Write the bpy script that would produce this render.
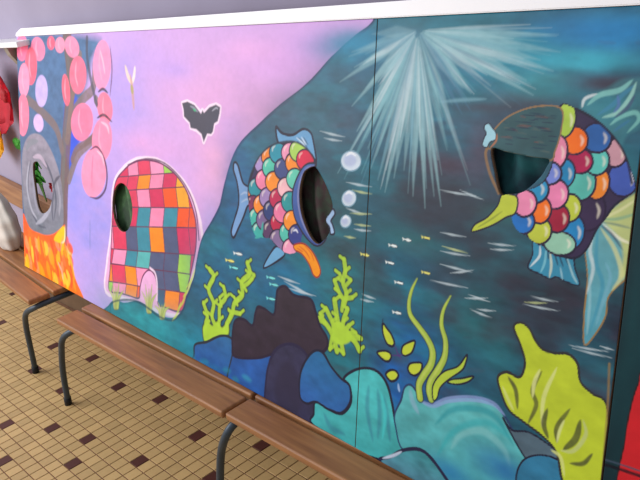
import bpy, bmesh, math, random
import numpy as np
from mathutils import Vector, Matrix

for o in list(bpy.data.objects):
    bpy.data.objects.remove(o)
scene = bpy.context.scene
COL = scene.collection
random.seed(4)
rng = np.random.default_rng(7)

# ------------------------------------------------------------------ camera
EYE = 1.55
F_PX, PITCH, ROLL, YAW = 779.05, .3592, -.16368, -.88558
fw = Vector((math.sin(YAW) * math.cos(PITCH), math.cos(YAW) * math.cos(PITCH), -math.sin(PITCH)))
rt0 = Vector((math.cos(YAW), -math.sin(YAW), 0))
up0 = rt0.cross(fw)
rt = math.cos(ROLL) * rt0 + math.sin(ROLL) * up0
up = -math.sin(ROLL) * rt0 + math.cos(ROLL) * up0
cam_data = bpy.data.cameras.new('camera')
cam_data.sensor_width = 36
cam_data.lens = F_PX / 640 * 36
cam = bpy.data.objects.new('camera', cam_data)
cam.matrix_world = Matrix(((rt.x, up.x, -fw.x, 0), (rt.y, up.y, -fw.y, 0), (rt.z, up.z, -fw.z, EYE), (0, 0, 0, 1)))
COL.objects.link(cam)
scene.camera = cam

# ------------------------------------------------------------------ light
world = bpy.data.worlds.new('daylight')
scene.world = world
world.use_nodes = True
bgn = world.node_tree.nodes['Background']
bgn.inputs[0].default_value = (.93, .95, 1, 1)
bgn.inputs[1].default_value = .46


def area(name, loc, target, sx, sy, energy, colour):
    l = bpy.data.lights.new(name, 'AREA')
    l.shape = 'RECTANGLE'
    l.size, l.size_y = sx, sy
    l.energy = energy
    l.color = colour
    o = bpy.data.objects.new(name, l)
    o.location = loc
    o.rotation_euler = (Vector(target) - Vector(loc)).to_track_quat('-Z', 'Y').to_euler()
    COL.objects.link(o)


area('courtyard_daylight', (-4.7, -1.7, 2.3), (-3.0, .5, .1), 3.6, 2.6, 140, (1, .97, .98))

scene.view_settings.view_transform = 'Standard'
scene.view_settings.look = 'None'
scene.view_settings.gamma = 1
scene.view_settings.use_curve_mapping = False
scene.view_settings.exposure = .24


# ------------------------------------------------------------------ helpers
def lin(c):
    c = np.asarray(c, float) / 255
    return np.where(c <= .04045, c / 12.92, ((c + .055) / 1.055) ** 2.4)


def material(name, rgb, rough=.6, noise=0., scale=20., rgb2=None, bump=0., metallic=0., spec=.4, stretch=(1, 1, 1)):
    m = bpy.data.materials.new(name)
    m.use_nodes = True
    nt = m.node_tree
    b = nt.nodes['Principled BSDF']
    b.inputs['Roughness'].default_value = rough
    b.inputs['Metallic'].default_value = metallic
    b.inputs['Specular IOR Level'].default_value = spec
    c1 = (*lin(rgb), 1)
    c2 = (*lin(rgb2), 1) if rgb2 is not None else (*(lin(rgb) * (1 - noise)), 1)
    tc = nt.nodes.new('ShaderNodeTexCoord')
    mp = nt.nodes.new('ShaderNodeMapping')
    mp.inputs['Scale'].default_value = stretch
    nt.links.new(tc.outputs['Object'], mp.inputs['Vector'])
    nz = nt.nodes.new('ShaderNodeTexNoise')
    nz.inputs['Scale'].default_value = scale
    nz.inputs['Detail'].default_value = 5
    nt.links.new(mp.outputs['Vector'], nz.inputs['Vector'])
    rp = nt.nodes.new('ShaderNodeValToRGB')
    rp.color_ramp.elements[0].position = .35
    rp.color_ramp.elements[0].color = c2
    rp.color_ramp.elements[1].position = .65
    rp.color_ramp.elements[1].color = c1
    nt.links.new(nz.outputs['Fac'], rp.inputs['Fac'])
    nt.links.new(rp.outputs['Color'], b.inputs['Base Color'])
    if bump:
        bp = nt.nodes.new('ShaderNodeBump')
        bp.inputs['Strength'].default_value = bump
        bp.inputs['Distance'].default_value = .004
        nt.links.new(nz.outputs['Fac'], bp.inputs['Height'])
        nt.links.new(bp.outputs['Normal'], b.inputs['Normal'])
    return m


def link_mesh(name, verts, faces, mats, parent=None, smooth=False, midx=None):
    me = bpy.data.meshes.new(name)
    me.from_pydata([tuple(v) for v in verts], [], faces)
    for m in (mats if isinstance(mats, (list, tuple)) else [mats]):
        me.materials.append(m)
    if midx is not None:
        me.polygons.foreach_set('material_index', midx)
    if smooth:
        me.polygons.foreach_set('use_smooth', [True] * len(me.polygons))
    o = bpy.data.objects.new(name, me)
    COL.objects.link(o)
    if parent is not None:
        o.parent = parent
    return o


def link_bm(name, bm, mat, parent=None, smooth=False):
    me = bpy.data.meshes.new(name)
    bmesh.ops.recalc_face_normals(bm, faces=bm.faces)
    bm.to_mesh(me)
    bm.free()
    me.materials.append(mat)
    if smooth:
        me.polygons.foreach_set('use_smooth', [True] * len(me.polygons))
    o = bpy.data.objects.new(name, me)
    COL.objects.link(o)
    if parent is not None:
        o.parent = parent
    return o


def box_bm(x0, x1, y0, y1, z0, z1, bevel=0., seg=3):
    bm = bmesh.new()
    bmesh.ops.create_cube(bm, size=1)
    for v in bm.verts:
        v.co = Vector(((x0 + x1) / 2 + v.co.x * (x1 - x0), (y0 + y1) / 2 + v.co.y * (y1 - y0), (z0 + z1) / 2 + v.co.z * (z1 - z0)))
    if bevel:
        bmesh.ops.bevel(bm, geom=bm.edges[:], offset=bevel, segments=seg, profile=.5, affect='EDGES')
    return bm


def spline(pts, n):
    P = [Vector(p) for p in pts]
    P = [2 * P[0] - P[1]] + P + [2 * P[-1] - P[-2]]
    out = []
    for i in range(1, len(P) - 2):
        for k in range(n):
            t = k / n
            a, b, c, d = P[i - 1:i + 3]
            out.append(.5 * ((2 * b) + (c - a) * t + (2 * a - 5 * b + 4 * c - d) * t * t + (3 * b - a - 3 * c + d) * t ** 3))
    out.append(P[-2])
    return out


def tube_bm(pts, r, n=14, sub=6, bm=None):
    bm = bm or bmesh.new()
    C = spline(pts, sub) if sub else [Vector(p) for p in pts]
    rings = []
    ref = None
    for i, c in enumerate(C):
        t = (C[min(i + 1, len(C) - 1)] - C[max(i - 1, 0)]).normalized()
        if ref is None:
            ref = t.orthogonal().normalized()
        ref = (ref - t * ref.dot(t)).normalized()
        bt = t.cross(ref)
        rings.append([bm.verts.new(c + r * (math.cos(2 * math.pi * k / n) * ref + math.sin(2 * math.pi * k / n) * bt)) for k in range(n)])
    for a, b in zip(rings, rings[1:]):
        for k in range(n):
            bm.faces.new((a[k], a[(k + 1) % n], b[(k + 1) % n], b[k]))
    bm.faces.new(rings[0][::-1])
    bm.faces.new(rings[-1])
    return bm


def empty(name, loc, rz=0.):
    o = bpy.data.objects.new(name, None)
    o.location = loc
    o.rotation_euler = (0, 0, rz)
    o.empty_display_size = .1
    COL.objects.link(o)
    return o


def tag(o, label, cat, group=None):
    o['label'] = label
    o['category'] = cat
    if group:
        o['group'] = group
    return o


BENCH_Z = EYE - .725 * EYE          # height of the bench seats

# ------------------------------------------------------------------ structure
m_grout = material('grout', (128, 92, 68), .9, .25, 30)
m_wall = material('grey_plaster', (158, 150, 172), .8, .1, 3, bump=.1)


def tile_material(name, base, amount, rough):
    m = bpy.data.materials.new(name)
    m.use_nodes = True
    nt = m.node_tree
    b = nt.nodes['Principled BSDF']
    at = nt.nodes.new('ShaderNodeAttribute')
    at.attribute_name = 'tile_shade'
    nz = nt.nodes.new('ShaderNodeTexNoise')
    nz.inputs['Scale'].default_value = 45
    nz.inputs['Detail'].default_value = 4
    tc = nt.nodes.new('ShaderNodeTexCoord')
    nt.links.new(tc.outputs['Object'], nz.inputs['Vector'])
    mx = nt.nodes.new('ShaderNodeMix')
    mx.data_type = 'RGBA'
    mx.inputs['A'].default_value = (*(lin(base) * (1 - amount)), 1)
    mx.inputs['B'].default_value = (*lin(base), 1)
    ad = nt.nodes.new('ShaderNodeMath')
    ad.operation = 'MULTIPLY_ADD'
    nt.links.new(nz.outputs['Fac'], ad.inputs[0])
    ad.inputs[1].default_value = .5
    nt.links.new(at.outputs['Fac'], ad.inputs[2])
    nt.links.new(ad.outputs[0], mx.inputs['Factor'])
    nt.links.new(mx.outputs['Result'], b.inputs['Base Color'])
    b.inputs['Roughness'].default_value = rough
    b.inputs['Specular IOR Level'].default_value = .35
    return m


TX, TY = .03123 * EYE, .03381 * EYE         # tile pitch
GX, GY = -1.7534 * EYE, .4964 * EYE         # centre of one dark tile
dark = {(0, 0), (4, 1), (6, -1), (10, 2), (11, 6), (16, 8), (4, 7), (-1, 6), (-8, 7), (-11, 3), (-14, 6), (-4, -2), (1, -4),
        (-5, 3), (16, 4), (19, 9), (-25, 10), (-21, 12), (-25, 5)}
vs, fs, mi, sh = [], [], [], []
x_lo, x_hi, y_lo, y_hi = -70, 105, -46, 11
for i in range(x_lo, x_hi):
    for j in range(y_lo, y_hi):
        cx, cy = GX + i * TX, GY + j * TY
        hx, hy = TX / 2 - .0015, TY / 2 - .0015
        k = len(vs)
        vs += [(cx - hx, cy - hy, -.003), (cx + hx, cy - hy, -.003), (cx + hx, cy + hy, -.003), (cx - hx, cy + hy, -.003)]
        hx -= .0012
        hy -= .0012
        vs += [(cx - hx, cy - hy, 0), (cx + hx, cy - hy, 0), (cx + hx, cy + hy, 0), (cx - hx, cy + hy, 0)]
        fs += [(k + 4, k + 5, k + 6, k + 7)] + [(k + a, k + (a + 1) % 4, k + 4 + (a + 1) % 4, k + 4 + a) for a in range(4)]
        known = -30 <= i <= 22 and -5 <= j <= 12
        d = (i, j) in dark if known else ((i * 7 + j * 13) % 23 == 0 and (i + 3 * j) % 2 == 0 or (i * 5 + j * 11) % 61 == 0)
        mi += [1 if d else 0] * 5
        s = random.random() * .7
        sh += [s] * 5
k = len(vs)
vs += [(-6, -1.7, -.0022), (2.4, -1.7, -.0022), (2.4, 1.345, -.0022), (-6, 1.345, -.0022), (-6, -1.7, -.06), (2.4, -1.7, -.06), (2.4, 1.345, -.06), (-6, 1.345, -.06)]
fs += [(k, k + 1, k + 2, k + 3), (k + 7, k + 6, k + 5, k + 4), (k, k + 4, k + 5, k + 1), (k + 1, k + 5, k + 6, k + 2), (k + 2, k + 6, k + 7, k + 3), (k + 3, k + 7, k + 4, k)]
mi += [2] * 6
sh += [0] * 6
floor = link_mesh('floor', vs, fs, [tile_material('tan_tile', (204, 172, 118), .28, .5), tile_material('brown_tile', (88, 48, 42), .4, .5), m_grout], midx=mi)
at = floor.data.attributes.new('tile_shade', 'FLOAT', 'FACE')
at.data.foreach_set('value', sh)
floor['kind'] = 'structure'
wall = link_bm('wall_back', box_bm(-6, 2.4, 1.345, 1.5, -.06, 3.2), m_wall)
wall['kind'] = 'structure'
base = link_bm('shade_band_back', box_bm(-6, 2.4, 1.333, 1.345, 0, .34, .003, 2), material('shaded_floor_brown', (112, 88, 66), .6, .25, 12))  # added band, its brown stands in for the shaded floor between the benches
base['kind'] = 'structure'

# ------------------------------------------------------------------ mural boards: geometry
LEAN, TURN = math.radians(14.5), math.radians(-1.75)
e_ = Vector((math.cos(TURN), math.sin(TURN), 0))
u_ = Vector((-math.sin(TURN) * math.sin(LEAN), math.cos(TURN) * math.sin(LEAN), math.cos(LEAN)))
n_ = e_.cross(u_)
P0 = Vector((-1.6, 1.0, BENCH_Z + .0035))
HEIGHT = .985
LEFT, JOINT, RIGHT, FAR = -1.76, .395, 1.011, 1.62
C_E, C_U, C_N = (np.array(v) for v in (e_, u_, n_))
ORG = np.array(P0) - np.array((0, 0, EYE))
RT, UP, FW = np.array(rt), np.array(up), np.array(fw)


def on_board(p):
    """point of the painting, read off the photograph, in metres along and up the boards"""
    p = np.asarray(p, float)
    d = ((p[..., 0:1] - 320) / F_PX) * RT - ((p[..., 1:2] - 240) / F_PX) * UP + FW
    k = (ORG @ C_N) / (d @ C_N)
    P = d * k[..., None] - ORG
    return np.stack([P @ C_E, P @ C_U], -1)


def cr(P, n, closed):
    P = np.asarray(P, float)
    if closed:
        Q = np.vstack([P[-1:], P, P[:2]])
    else:
        Q = np.vstack([2 * P[:1] - P[1:2], P, 2 * P[-1:] - P[-2:-1]])
    out = []
    for i in range(1, len(Q) - 2):
        a, b, c, d = Q[i - 1:i + 3]
        for k in range(n):
            t = k / n
            out.append(.5 * (2 * b + (c - a) * t + (2 * a - 5 * b + 4 * c - d) * t * t + (3 * b - a - 3 * c + d) * t ** 3))
    if not closed:
        out.append(Q[-2])
    return np.array(out)


def vnoise(x, y, seed):
    def h(i, j):
        n = (i * 374761393 + j * 668265263 + seed * 1442695041) & 0x7fffffff
        n = ((n ^ (n >> 13)) * 1274126177) & 0x7fffffff
        return ((n ^ (n >> 16)) & 0xffff) / 65535.
    xi, yi = np.floor(x).astype(np.int64), np.floor(y).astype(np.int64)
    fx, fy = x - xi, y - yi
    fx, fy = fx * fx * (3 - 2 * fx), fy * fy * (3 - 2 * fy)
    return (h(xi, yi) * (1 - fx) + h(xi + 1, yi) * fx) * (1 - fy) + (h(xi, yi + 1) * (1 - fx) + h(xi + 1, yi + 1) * fx) * fy


def fbm(x, y, seed, o=3):
    return sum(vnoise(x * 2 ** k, y * 2 ** k, seed + k) / 2 ** (k + 1) for k in range(o)) / (1 - .5 ** o)


class Board:
    def __init__(self, s0, s1):
        # finer columns towards the end the viewer stands at
        cols = [s0]
        while cols[-1] < s1:
            cols.append(cols[-1] + .0042 * max(.42, 1 - .58 * (cols[-1] + 1.76) / 2.4))
        cols = np.array(cols)
        cols = s0 + (cols - s0) * (s1 - s0) / (cols[-1] - s0)
        rows = np.linspace(0, HEIGHT, 470)
        self.nc, self.nr = len(cols), len(rows)
        S, T = np.meshgrid(cols, rows)
        self.S, self.T = S.ravel(), T.ravel()
        self.C = np.zeros((len(self.S), 3))
        self.holes = []

    def box(self, lo, hi):
        return np.nonzero((self.S > lo[0]) & (self.S < hi[0]) & (self.T > lo[1]) & (self.T < hi[1]))[0]

    def blend(self, idx, a, col):
        if len(idx):
            a = np.clip(a, 0, 1)[:, None]
            self.C[idx] = self.C[idx] * (1 - a) + np.asarray(col) * a


def px_scale(P):
    c = np.asarray(P, float).mean(0)
    q = on_board(np.array([c, c + [0, 1], c + [1, 0]]))
    return math.sqrt(np.linalg.norm(q[1] - q[0]) * np.linalg.norm(q[2] - q[0]))


def seg_dist(X, Y, A, B):
    d = B - A
    L = max(d @ d, 1e-12)
    t = np.clip(((X - A[0]) * d[0] + (Y - A[1]) * d[1]) / L, 0, 1)
    return np.hypot(X - A[0] - t * d[0], Y - A[1] - t * d[1]), t


def poly(b, pts, col, ol=None, ow=.9, smooth=True, soft=.5, alpha=1., vary=.10, col2=None, dirn=(0, 1)):
    """a patch of paint; ol = colour of the brushed outline, ow its half width"""
    k = px_scale(pts)
    P = on_board(np.array(pts, float))
    if smooth:
        P = cr(P, 5, True)
    m = (ow + soft) * k * 1.5
    idx = b.box(P.min(0) - m, P.max(0) + m)
    if not len(idx):
        return
    X, Y = b.S[idx], b.T[idx]
    D = np.full(len(idx), 9.)
    inside = np.zeros(len(idx), bool)
    for A, B in zip(P, np.roll(P, -1, 0)):
        d, _ = seg_dist(X, Y, A, B)
        np.minimum(D, d, out=D)
        if A[1] != B[1]:
            inside ^= ((A[1] > Y) != (B[1] > Y)) & (X < (B[0] - A[0]) * (Y - A[1]) / (B[1] - A[1]) + A[0])
    sd = np.where(inside, -D, D)
    a = .5 - sd / (soft * k * 2)
    c = np.tile(lin(col), (len(idx), 1))
    if col2 is not None:
        q = X * dirn[0] + Y * dirn[1]
        q = (q - q.min()) / (np.ptp(q) + 1e-9) + .35 * (fbm(X * 14, Y * 14, 5) - .5)
        q = np.clip(q, 0, 1)[:, None]
        c = c * (1 - q) + lin(col2) * q
    if vary:
        v = 1 + vary * 2 * (fbm(X * 25, Y * 45, int(abs(P[0][0]) * 997)) - .5)
        c = c * v[:, None]
    b.blend(idx, np.clip(a, 0, 1) * alpha, c)
    if ol is not None:
        wv = ow * 1.35 * (.7 + .6 * fbm(X * 30, Y * 30, 3))
        b.blend(idx, (wv * k - D) / (soft * k) + .5, lin(ol))


def stroke(b, pts, w, col, alpha=1., soft=.5, taper='both', smooth=True):
    """one brush stroke, w = half width at its widest"""
    k = px_scale(pts)
    P = on_board(np.array(pts, float))
    if smooth and len(P) > 2:
        P = cr(P, 5, False)
    m = (w + soft) * k * 1.5
    idx = b.box(P.min(0) - m, P.max(0) + m)
    if not len(idx):
        return
    X, Y = b.S[idx], b.T[idx]
    best = np.full(len(idx), 9.)
    n = len(P) - 1
    for i in range(n):
        d, t = seg_dist(X, Y, P[i], P[i + 1])
        u = (i + t) / n
        if taper == 'both':
            wt = w * np.sqrt(np.clip(4 * u * (1 - u), .02, 1))
        elif taper == 'end':
            wt = w * np.clip(1 - u, .05, 1) ** .6
        elif taper == 'start':
            wt = w * np.clip(u * 1.6, .02, 1) ** .5
        elif taper == 'ray':
            wt = w * np.minimum(np.clip(u / .45, .05, 1), np.clip((1 - u) / .5, .02, 1))
        else:
            wt = w
        np.minimum(best, d - wt * k, out=best)
    a = np.clip(.5 - best / (soft * k * 2), 0, 1)
    dry = 1 - .25 * fbm(X * 60, Y * 60, 9)
    b.blend(idx, a * alpha * dry, lin(col))


def ell(cx, cy, rx, ry, rot=0., n=14):
    r = math.radians(rot)
    return [(cx + rx * math.cos(t) * math.cos(r) - ry * math.sin(t) * math.sin(r), cy + rx * math.cos(t) * math.sin(r) + ry * math.sin(t) * math.cos(r))
            for t in [2 * math.pi * i / n for i in range(n)]]


def blob(b, cx, cy, rx, ry, col, a=1., rot=0., flat=1.):
    """a softly scumbled area"""
    c, ex, ey = on_board(np.array([(cx, cy), (cx + rx, cy), (cx, cy + ry)], float))
    ax, ay = np.linalg.norm(ex - c), np.linalg.norm(ey - c)
    idx = b.box(c - np.array([ax, ay]) * 2, c + np.array([ax, ay]) * 2)
    if not len(idx):
        return
    X, Y = b.S[idx], b.T[idx]
    q = ((X - c[0]) / ax) ** 2 + ((Y - c[1]) / ay) ** 2
    w = np.exp(-q) * (.6 + .8 * fbm(X * 9, Y * 22, int(cx)))
    b.blend(idx, w * a, lin(col))


INK = (32, 30, 52)


def frame(ox, oy, s, pts):
    return [(ox + x / s, oy + y / s) for x, y in pts]


def paint(b):
    S, T = b.S, b.T
    # ---------------- lilac sky
    b.C[:] = lin((216, 170, 232))
    for a in [(125, 95, 30, 60, (182, 160, 236), .8), (95, 230, 28, 90, (160, 152, 232), .95), (70, 180, 14, 60, (140, 145, 235), .8), (200, 90, 60, 40, (232, 172, 226), .7),
              (250, 120, 55, 45, (240, 172, 222), .7), (215, 170, 22, 50, (244, 178, 218), .8), (290, 60, 70, 25, (226, 168, 236), .7), (160, 60, 25, 16, (206, 166, 240), .6),
              (228, 130, 18, 26, (216, 168, 232), .6), (150, 145, 30, 14, (232, 168, 224), .7), (210, 225, 10, 30, (186, 166, 228), .6), (175, 70, 20, 10, (196, 160, 236), .6),
              (80, 60, 14, 24, (188, 172, 240), .7), (320, 45, 30, 14, (204, 164, 236), .6), (115, 285, 22, 26, (214, 170, 230), .8), (250, 50, 30, 12, (240, 176, 232), .5)]:
        blob(b, *a)
    # ---------------- left: gnarled tree with pink blossoms
    poly(b, [(16, 40), (95, 37), (92, 60), (84, 95), (80, 130), (74, 165), (66, 190), (62, 235), (24, 235), (16, 120)], (82, 98, 128), col2=(80, 116, 160), vary=.25, soft=3)
    poly(b, [(66, 95), (78, 100), (84, 130), (76, 150), (70, 168), (64, 150)], (58, 88, 222), soft=2)
    blob(b, 26, 130, 8, 40, (84, 104, 138), .7)
    stroke(b, [(67, 38), (71, 80), (67, 130), (64, 190), (63, 245)], 6.5, (120, 90, 82), taper='')
    stroke(b, [(66, 40), (69, 85), (65, 135), (62, 200)], 2.6, (112, 112, 112), .7, taper='', soft=1)
    stroke(b, [(80, 55), (76, 80), (72, 98), (68, 130)], 3.0, (138, 114, 106), taper='')
    stroke(b, [(95, 65), (93, 88), (84, 98), (74, 112), (67, 140)], 3.5, (132, 110, 106), taper='')
    stroke(b, [(96, 100), (104, 118), (92, 140), (78, 155), (69, 180)], 3.2, (134, 112, 104), taper='')
    stroke(b, [(28, 100), (42, 112), (56, 128), (62, 150)], 3.2, (128, 108, 106), taper='')
    stroke(b, [(72, 160), (76, 150), (84, 144), (96, 136)], 2.4, (126, 100, 100), taper='')
    for a in [(22, 48, 6, 13, 0, 250, 120, 160), (38, 49, 7, 12, -8, 252, 136, 172), (51, 43, 4, 7, 0, 240, 100, 130), (60, 45, 5, 8, 0, 252, 150, 182), (72, 47, 7, 11, -14, 250, 144, 180),
              (31, 66, 6, 19, 0, 246, 104, 130), (24, 80, 5.5, 17, 0, 255, 150, 185), (23, 115, 6, 21, 0, 255, 128, 158),
              (66, 90, 4, 16, -5, 246, 106, 130), (78, 75, 8.5, 19, 0, 246, 118, 148), (102, 65, 9, 25, 2, 250, 152, 196), (105, 108, 7.5, 16, -6, 250, 128, 158),
              (82, 122, 11, 19, 4, 252, 128, 166), (102, 140, 10, 22, 3, 252, 140, 176)]:
        poly(b, ell(*a[:5]), a[5:], vary=.12)
        stroke(b, [(a[0] - a[2] * .2, a[1] - a[3] * .7), (a[0] - a[2] * .3, a[1]), (a[0], a[1] + a[3] * .6)], 1.1, (255, 184, 208), .6)
    poly(b, ell(94, 172.5, 12.4, 25, 3), (252, 148, 184), vary=.12)
    stroke(b, [(90, 150), (97, 147), (104, 158), (107, 175), (105, 190), (98, 198), (90, 197)], 1, (66, 30, 66))
    stroke(b, [(93, 155), (92, 172), (92, 188)], .5, (214, 80, 130), .8)
    stroke(b, [(110, 46), (112, 70), (110, 96)], .9, (110, 70, 116), .9)
    stroke(b, [(98, 92), (103, 89), (108, 93)], 1, INK)
    stroke(b, [(97, 118), (104, 115), (112, 122)], 1, INK)
    stroke(b, [(100, 50), (103, 62), (105, 74)], 1, (255, 206, 226), .8)
    stroke(b, [(101, 122), (107, 126), (109, 134)], 1.1, (255, 206, 226), .8)
    stroke(b, [(97, 151), (102, 156), (104, 165)], 1.1, (255, 206, 226), .8)
    stroke(b, [(87, 38), (87, 55), (90, 75), (95, 98), (97, 104)], 1.8, (74, 74, 92), .9, taper='')
    poly(b, ell(41.5, 91, 6.2, 16), (198, 176, 234))
    poly(b, ell(38.5, 123, 5, 9, -6), (216, 184, 238))
    # grey knot ring of the stump
    poly(b, [(32, 134), (42, 136), (52, 152), (60, 176), (63, 200), (63, 226), (56, 236), (40, 238), (28, 226), (23, 200), (22, 160), (25, 142)], (112, 118, 130), col2=(150, 140, 156), vary=.25)
    for p, w, c in [([(33, 156), (38, 157), (46, 164), (52, 178), (56, 200), (54, 220)], 1.2, (70, 74, 92)), ([(31, 160), (28, 180), (30, 205), (38, 224), (46, 228)], 1, (76, 78, 96)),
                    ([(29, 162), (27, 185), (31, 208), (37, 219)], 1.2, (176, 176, 190)), ([(35, 160), (33, 176), (35, 200), (39, 214)], 1.3, (150, 148, 166)),
                    ([(36, 224), (43, 219), (49, 210), (52, 202)], 1.8, (172, 172, 188)), ([(57, 182), (60, 200), (59, 216)], 1.6, (160, 158, 172)), ([(53, 188), (56, 180), (60, 176)], 1.2, (74, 70, 84)),
                    ([(33, 157), (40, 157), (47, 167)], 1.6, (196, 176, 196)), ([(54, 190), (52, 206), (53, 222)], 1.2, (82, 82, 100)), ([(26, 150), (30, 143), (38, 141)], 2, (132, 134, 144))]:
        stroke(b, p, w, c, .9)
    # fire
    poly(b, [(23, 214), (27, 222), (31, 229), (39, 233), (46, 235), (53, 234), (60, 229), (65, 225), (65, 240), (68, 252), (72, 264), (76, 280), (84, 299), (84, 312), (20, 276), (22, 240)], (255, 116, 6), col2=(246, 84, 30), vary=.3)
    for i in range(64):
        x = random.uniform(25, 74)
        y = random.uniform(236, 262 + max(0, x - 25) * .55)
        c = random.choice([(255, 190, 20), (255, 160, 10), (250, 80, 50), (255, 210, 60), (255, 120, 60), (240, 70, 30), (255, 150, 90)])
        L = random.uniform(8, 18)
        stroke(b, [(x - 1, y), (x + random.uniform(-1, 2), y + L * .5), (x + random.uniform(0, 3), y + L)], random.uniform(1.2, 2.8), c, .85)
    poly(b, [(64, 226), (65, 238), (61, 243), (54, 240), (57, 233)], (255, 196, 20))
    stroke(b, [(65, 226), (64.5, 240), (61, 243)], .8, (255, 235, 190), .9)
    stroke(b, [(66, 250), (71, 262), (75, 280)], 1.4, (255, 190, 40), .8)
    stroke(b, [(58, 262), (62, 272), (63, 280)], 1.1, (255, 190, 170), .8)
    stroke(b, [(63, 236), (60, 250), (56, 246)], .8, (255, 110, 120), .7)
    # ---------------- small gold sprig and the dark winged silhouette
    stroke(b, [(125, 65), (128, 76), (132, 84)], 1.9, (250, 226, 200), .95)
    stroke(b, [(135, 66), (134, 76), (132, 84)], 1.8, (252, 240, 226), .95)
    stroke(b, [(130, 74), (132, 86), (133, 98), (134, 110)], 1.9, (214, 160, 140), .85)
    stroke(b, [(131, 85), (133, 94)], 2.0, (176, 170, 90), .9)
    bat = frame(100, 50, 4.571, [(375, 243), (400, 236), (432, 252), (462, 292), (468, 276), (476, 288), (500, 262), (530, 250), (549, 262), (546, 290), (538, 325), (522, 336), (516, 372), (508, 384), (490, 382), (474, 420), (464, 384), (440, 362), (414, 356), (410, 332), (384, 304), (382, 272)])
    poly(b, bat, (252, 226, 246), smooth=False, ol=(252, 226, 246), ow=1.3)
    poly(b, bat, (70, 66, 82), smooth=False, vary=.05)
    stroke(b, [(190, 106), (194, 108), (198, 112)], .9, (150, 150, 168))
    stroke(b, [(193, 109), (196, 111)], .8, (60, 190, 130))
    stroke(b, [(212, 111), (216, 108), (218, 109)], .7, (170, 168, 184))
    # ---------------- patchwork tent in a bright quilt of squares
    halo = [(107, 262), (110, 240), (112, 222), (112, 198), (115, 180), (124, 167), (134, 160), (146, 158), (160, 161), (174, 171), (187, 186), (196, 206), (201, 226), (202, 244), (197, 262), (191, 284), (187, 308), (181, 316), (160, 312), (130, 300), (106, 292)]
    poly(b, halo, (240, 178, 222), ol=(255, 226, 244), ow=1.0, soft=1.)
    dome = [(109, 290), (110, 270), (111, 250), (112, 222), (113, 198), (116, 181), (124, 170), (134, 162), (146, 160), (160, 163), (174, 173), (185, 188), (192, 206), (196, 224), (196, 246), (192, 268), (187, 290), (182, 311), (164, 307), (158, 304), (157, 288), (155, 276), (149, 270), (143, 276), (140, 288), (139, 298), (130, 296), (120, 293)]
    quilt = [(225, 60, 95), (250, 140, 30), (246, 88, 30), (244, 140, 178), (60, 140, 160), (84, 92, 126), (160, 210, 80), (250, 170, 40), (214, 48, 92), (90, 180, 180), (246, 150, 190), (235, 50, 60), (70, 90, 120)]
    xs = [100, 113, 126, 137, 150, 164, 178, 190, 204]
    seq = [[0, 8, 3, 0, 10, 6, 8, 2, 2], [11, 0, 0, 1, 3, 8, 7, 2, 2], [8, 0, 0, 3, 8, 2, 7, 11, 2], [0, 8, 8, 4, 3, 4, 2, 2, 0], [3, 0, 5, 4, 1, 5, 8, 8, 1], [0, 10, 4, 9, 5, 5, 6, 8, 5], [1, 0, 1, 10, 5, 5, 6, 5, 5], [6, 10, 1, 2, 12, 1, 8, 8, 0]]
    ys = [(150, 156), (178, 171), (192, 186), (207, 208), (226, 228), (248, 256), (262, 276), (280, 296), (300, 318)]
    idx = None
    Pd = cr(on_board(np.array(dome, float)), 5, True)
    cand = b.box(Pd.min(0) - .3, Pd.max(0) + .3)
    if len(cand):
        keep = b.C[cand].copy()
        for r in range(8):
            for c in range(8):
                def gx(cc, rr):
                    y = ys[rr][0] + (ys[rr][1] - ys[rr][0]) * cc / 8
                    return (xs[cc] + .06 * (250 - y) * (cc - 4) / -6 + (1 if rr % 2 else -1), y)
                poly(b, [gx(c, r), gx(c + 1, r), gx(c + 1, r + 1), gx(c, r + 1)], quilt[seq[r][c]], ol=(96, 50, 80), ow=.25, smooth=False, vary=.12)
        X, Y = S[cand], T[cand]
        ins = np.zeros(len(cand), bool)
        for A, B in zip(Pd, np.roll(Pd, -1, 0)):
            if A[1] != B[1]:
                ins ^= ((A[1] > Y) != (B[1] > Y)) & (X < (B[0] - A[0]) * (Y - A[1]) / (B[1] - A[1]) + A[0])
        b.C[cand[~ins]] = keep[~ins]
    else:
        pass
    stroke(b, [(128, 165), (145, 159), (162, 162), (176, 173), (188, 190), (196, 212), (199, 240)], .7, (80, 30, 80), taper='')
    poly(b, dome, (225, 70, 100), ol=(110, 46, 90), ow=.45, alpha=0)
    # doorway arch and flap of the tent
    stroke(b, [(157, 300), (157, 284), (155, 273), (150, 268)], .9, (252, 222, 244), taper='')
    stroke(b, [(90, 220), (90, 250)], .5, (90, 120, 170), .7)
    # ---------------- the sea
    sea = [(380, 10), (372, 24), (352, 40), (332, 58), (312, 80), (296, 94), (278, 108), (258, 126), (242, 142), (232, 160), (224, 188), (220, 206), (212, 222), (202, 240), (197, 262), (194, 278), (188, 294), (182, 312), (172, 319), (158, 315), (146, 306), (136, 302), (124, 304), (116, 301), (109, 306), (96, 330), (120, 420), (400, 560), (720, 560), (760, 200), (720, -40), (420, -30)]
    poly(b, sea, (38, 90, 112), ol=(34, 42, 84), ow=.9, soft=.6, vary=.25)
    before = b.C.copy()
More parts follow.
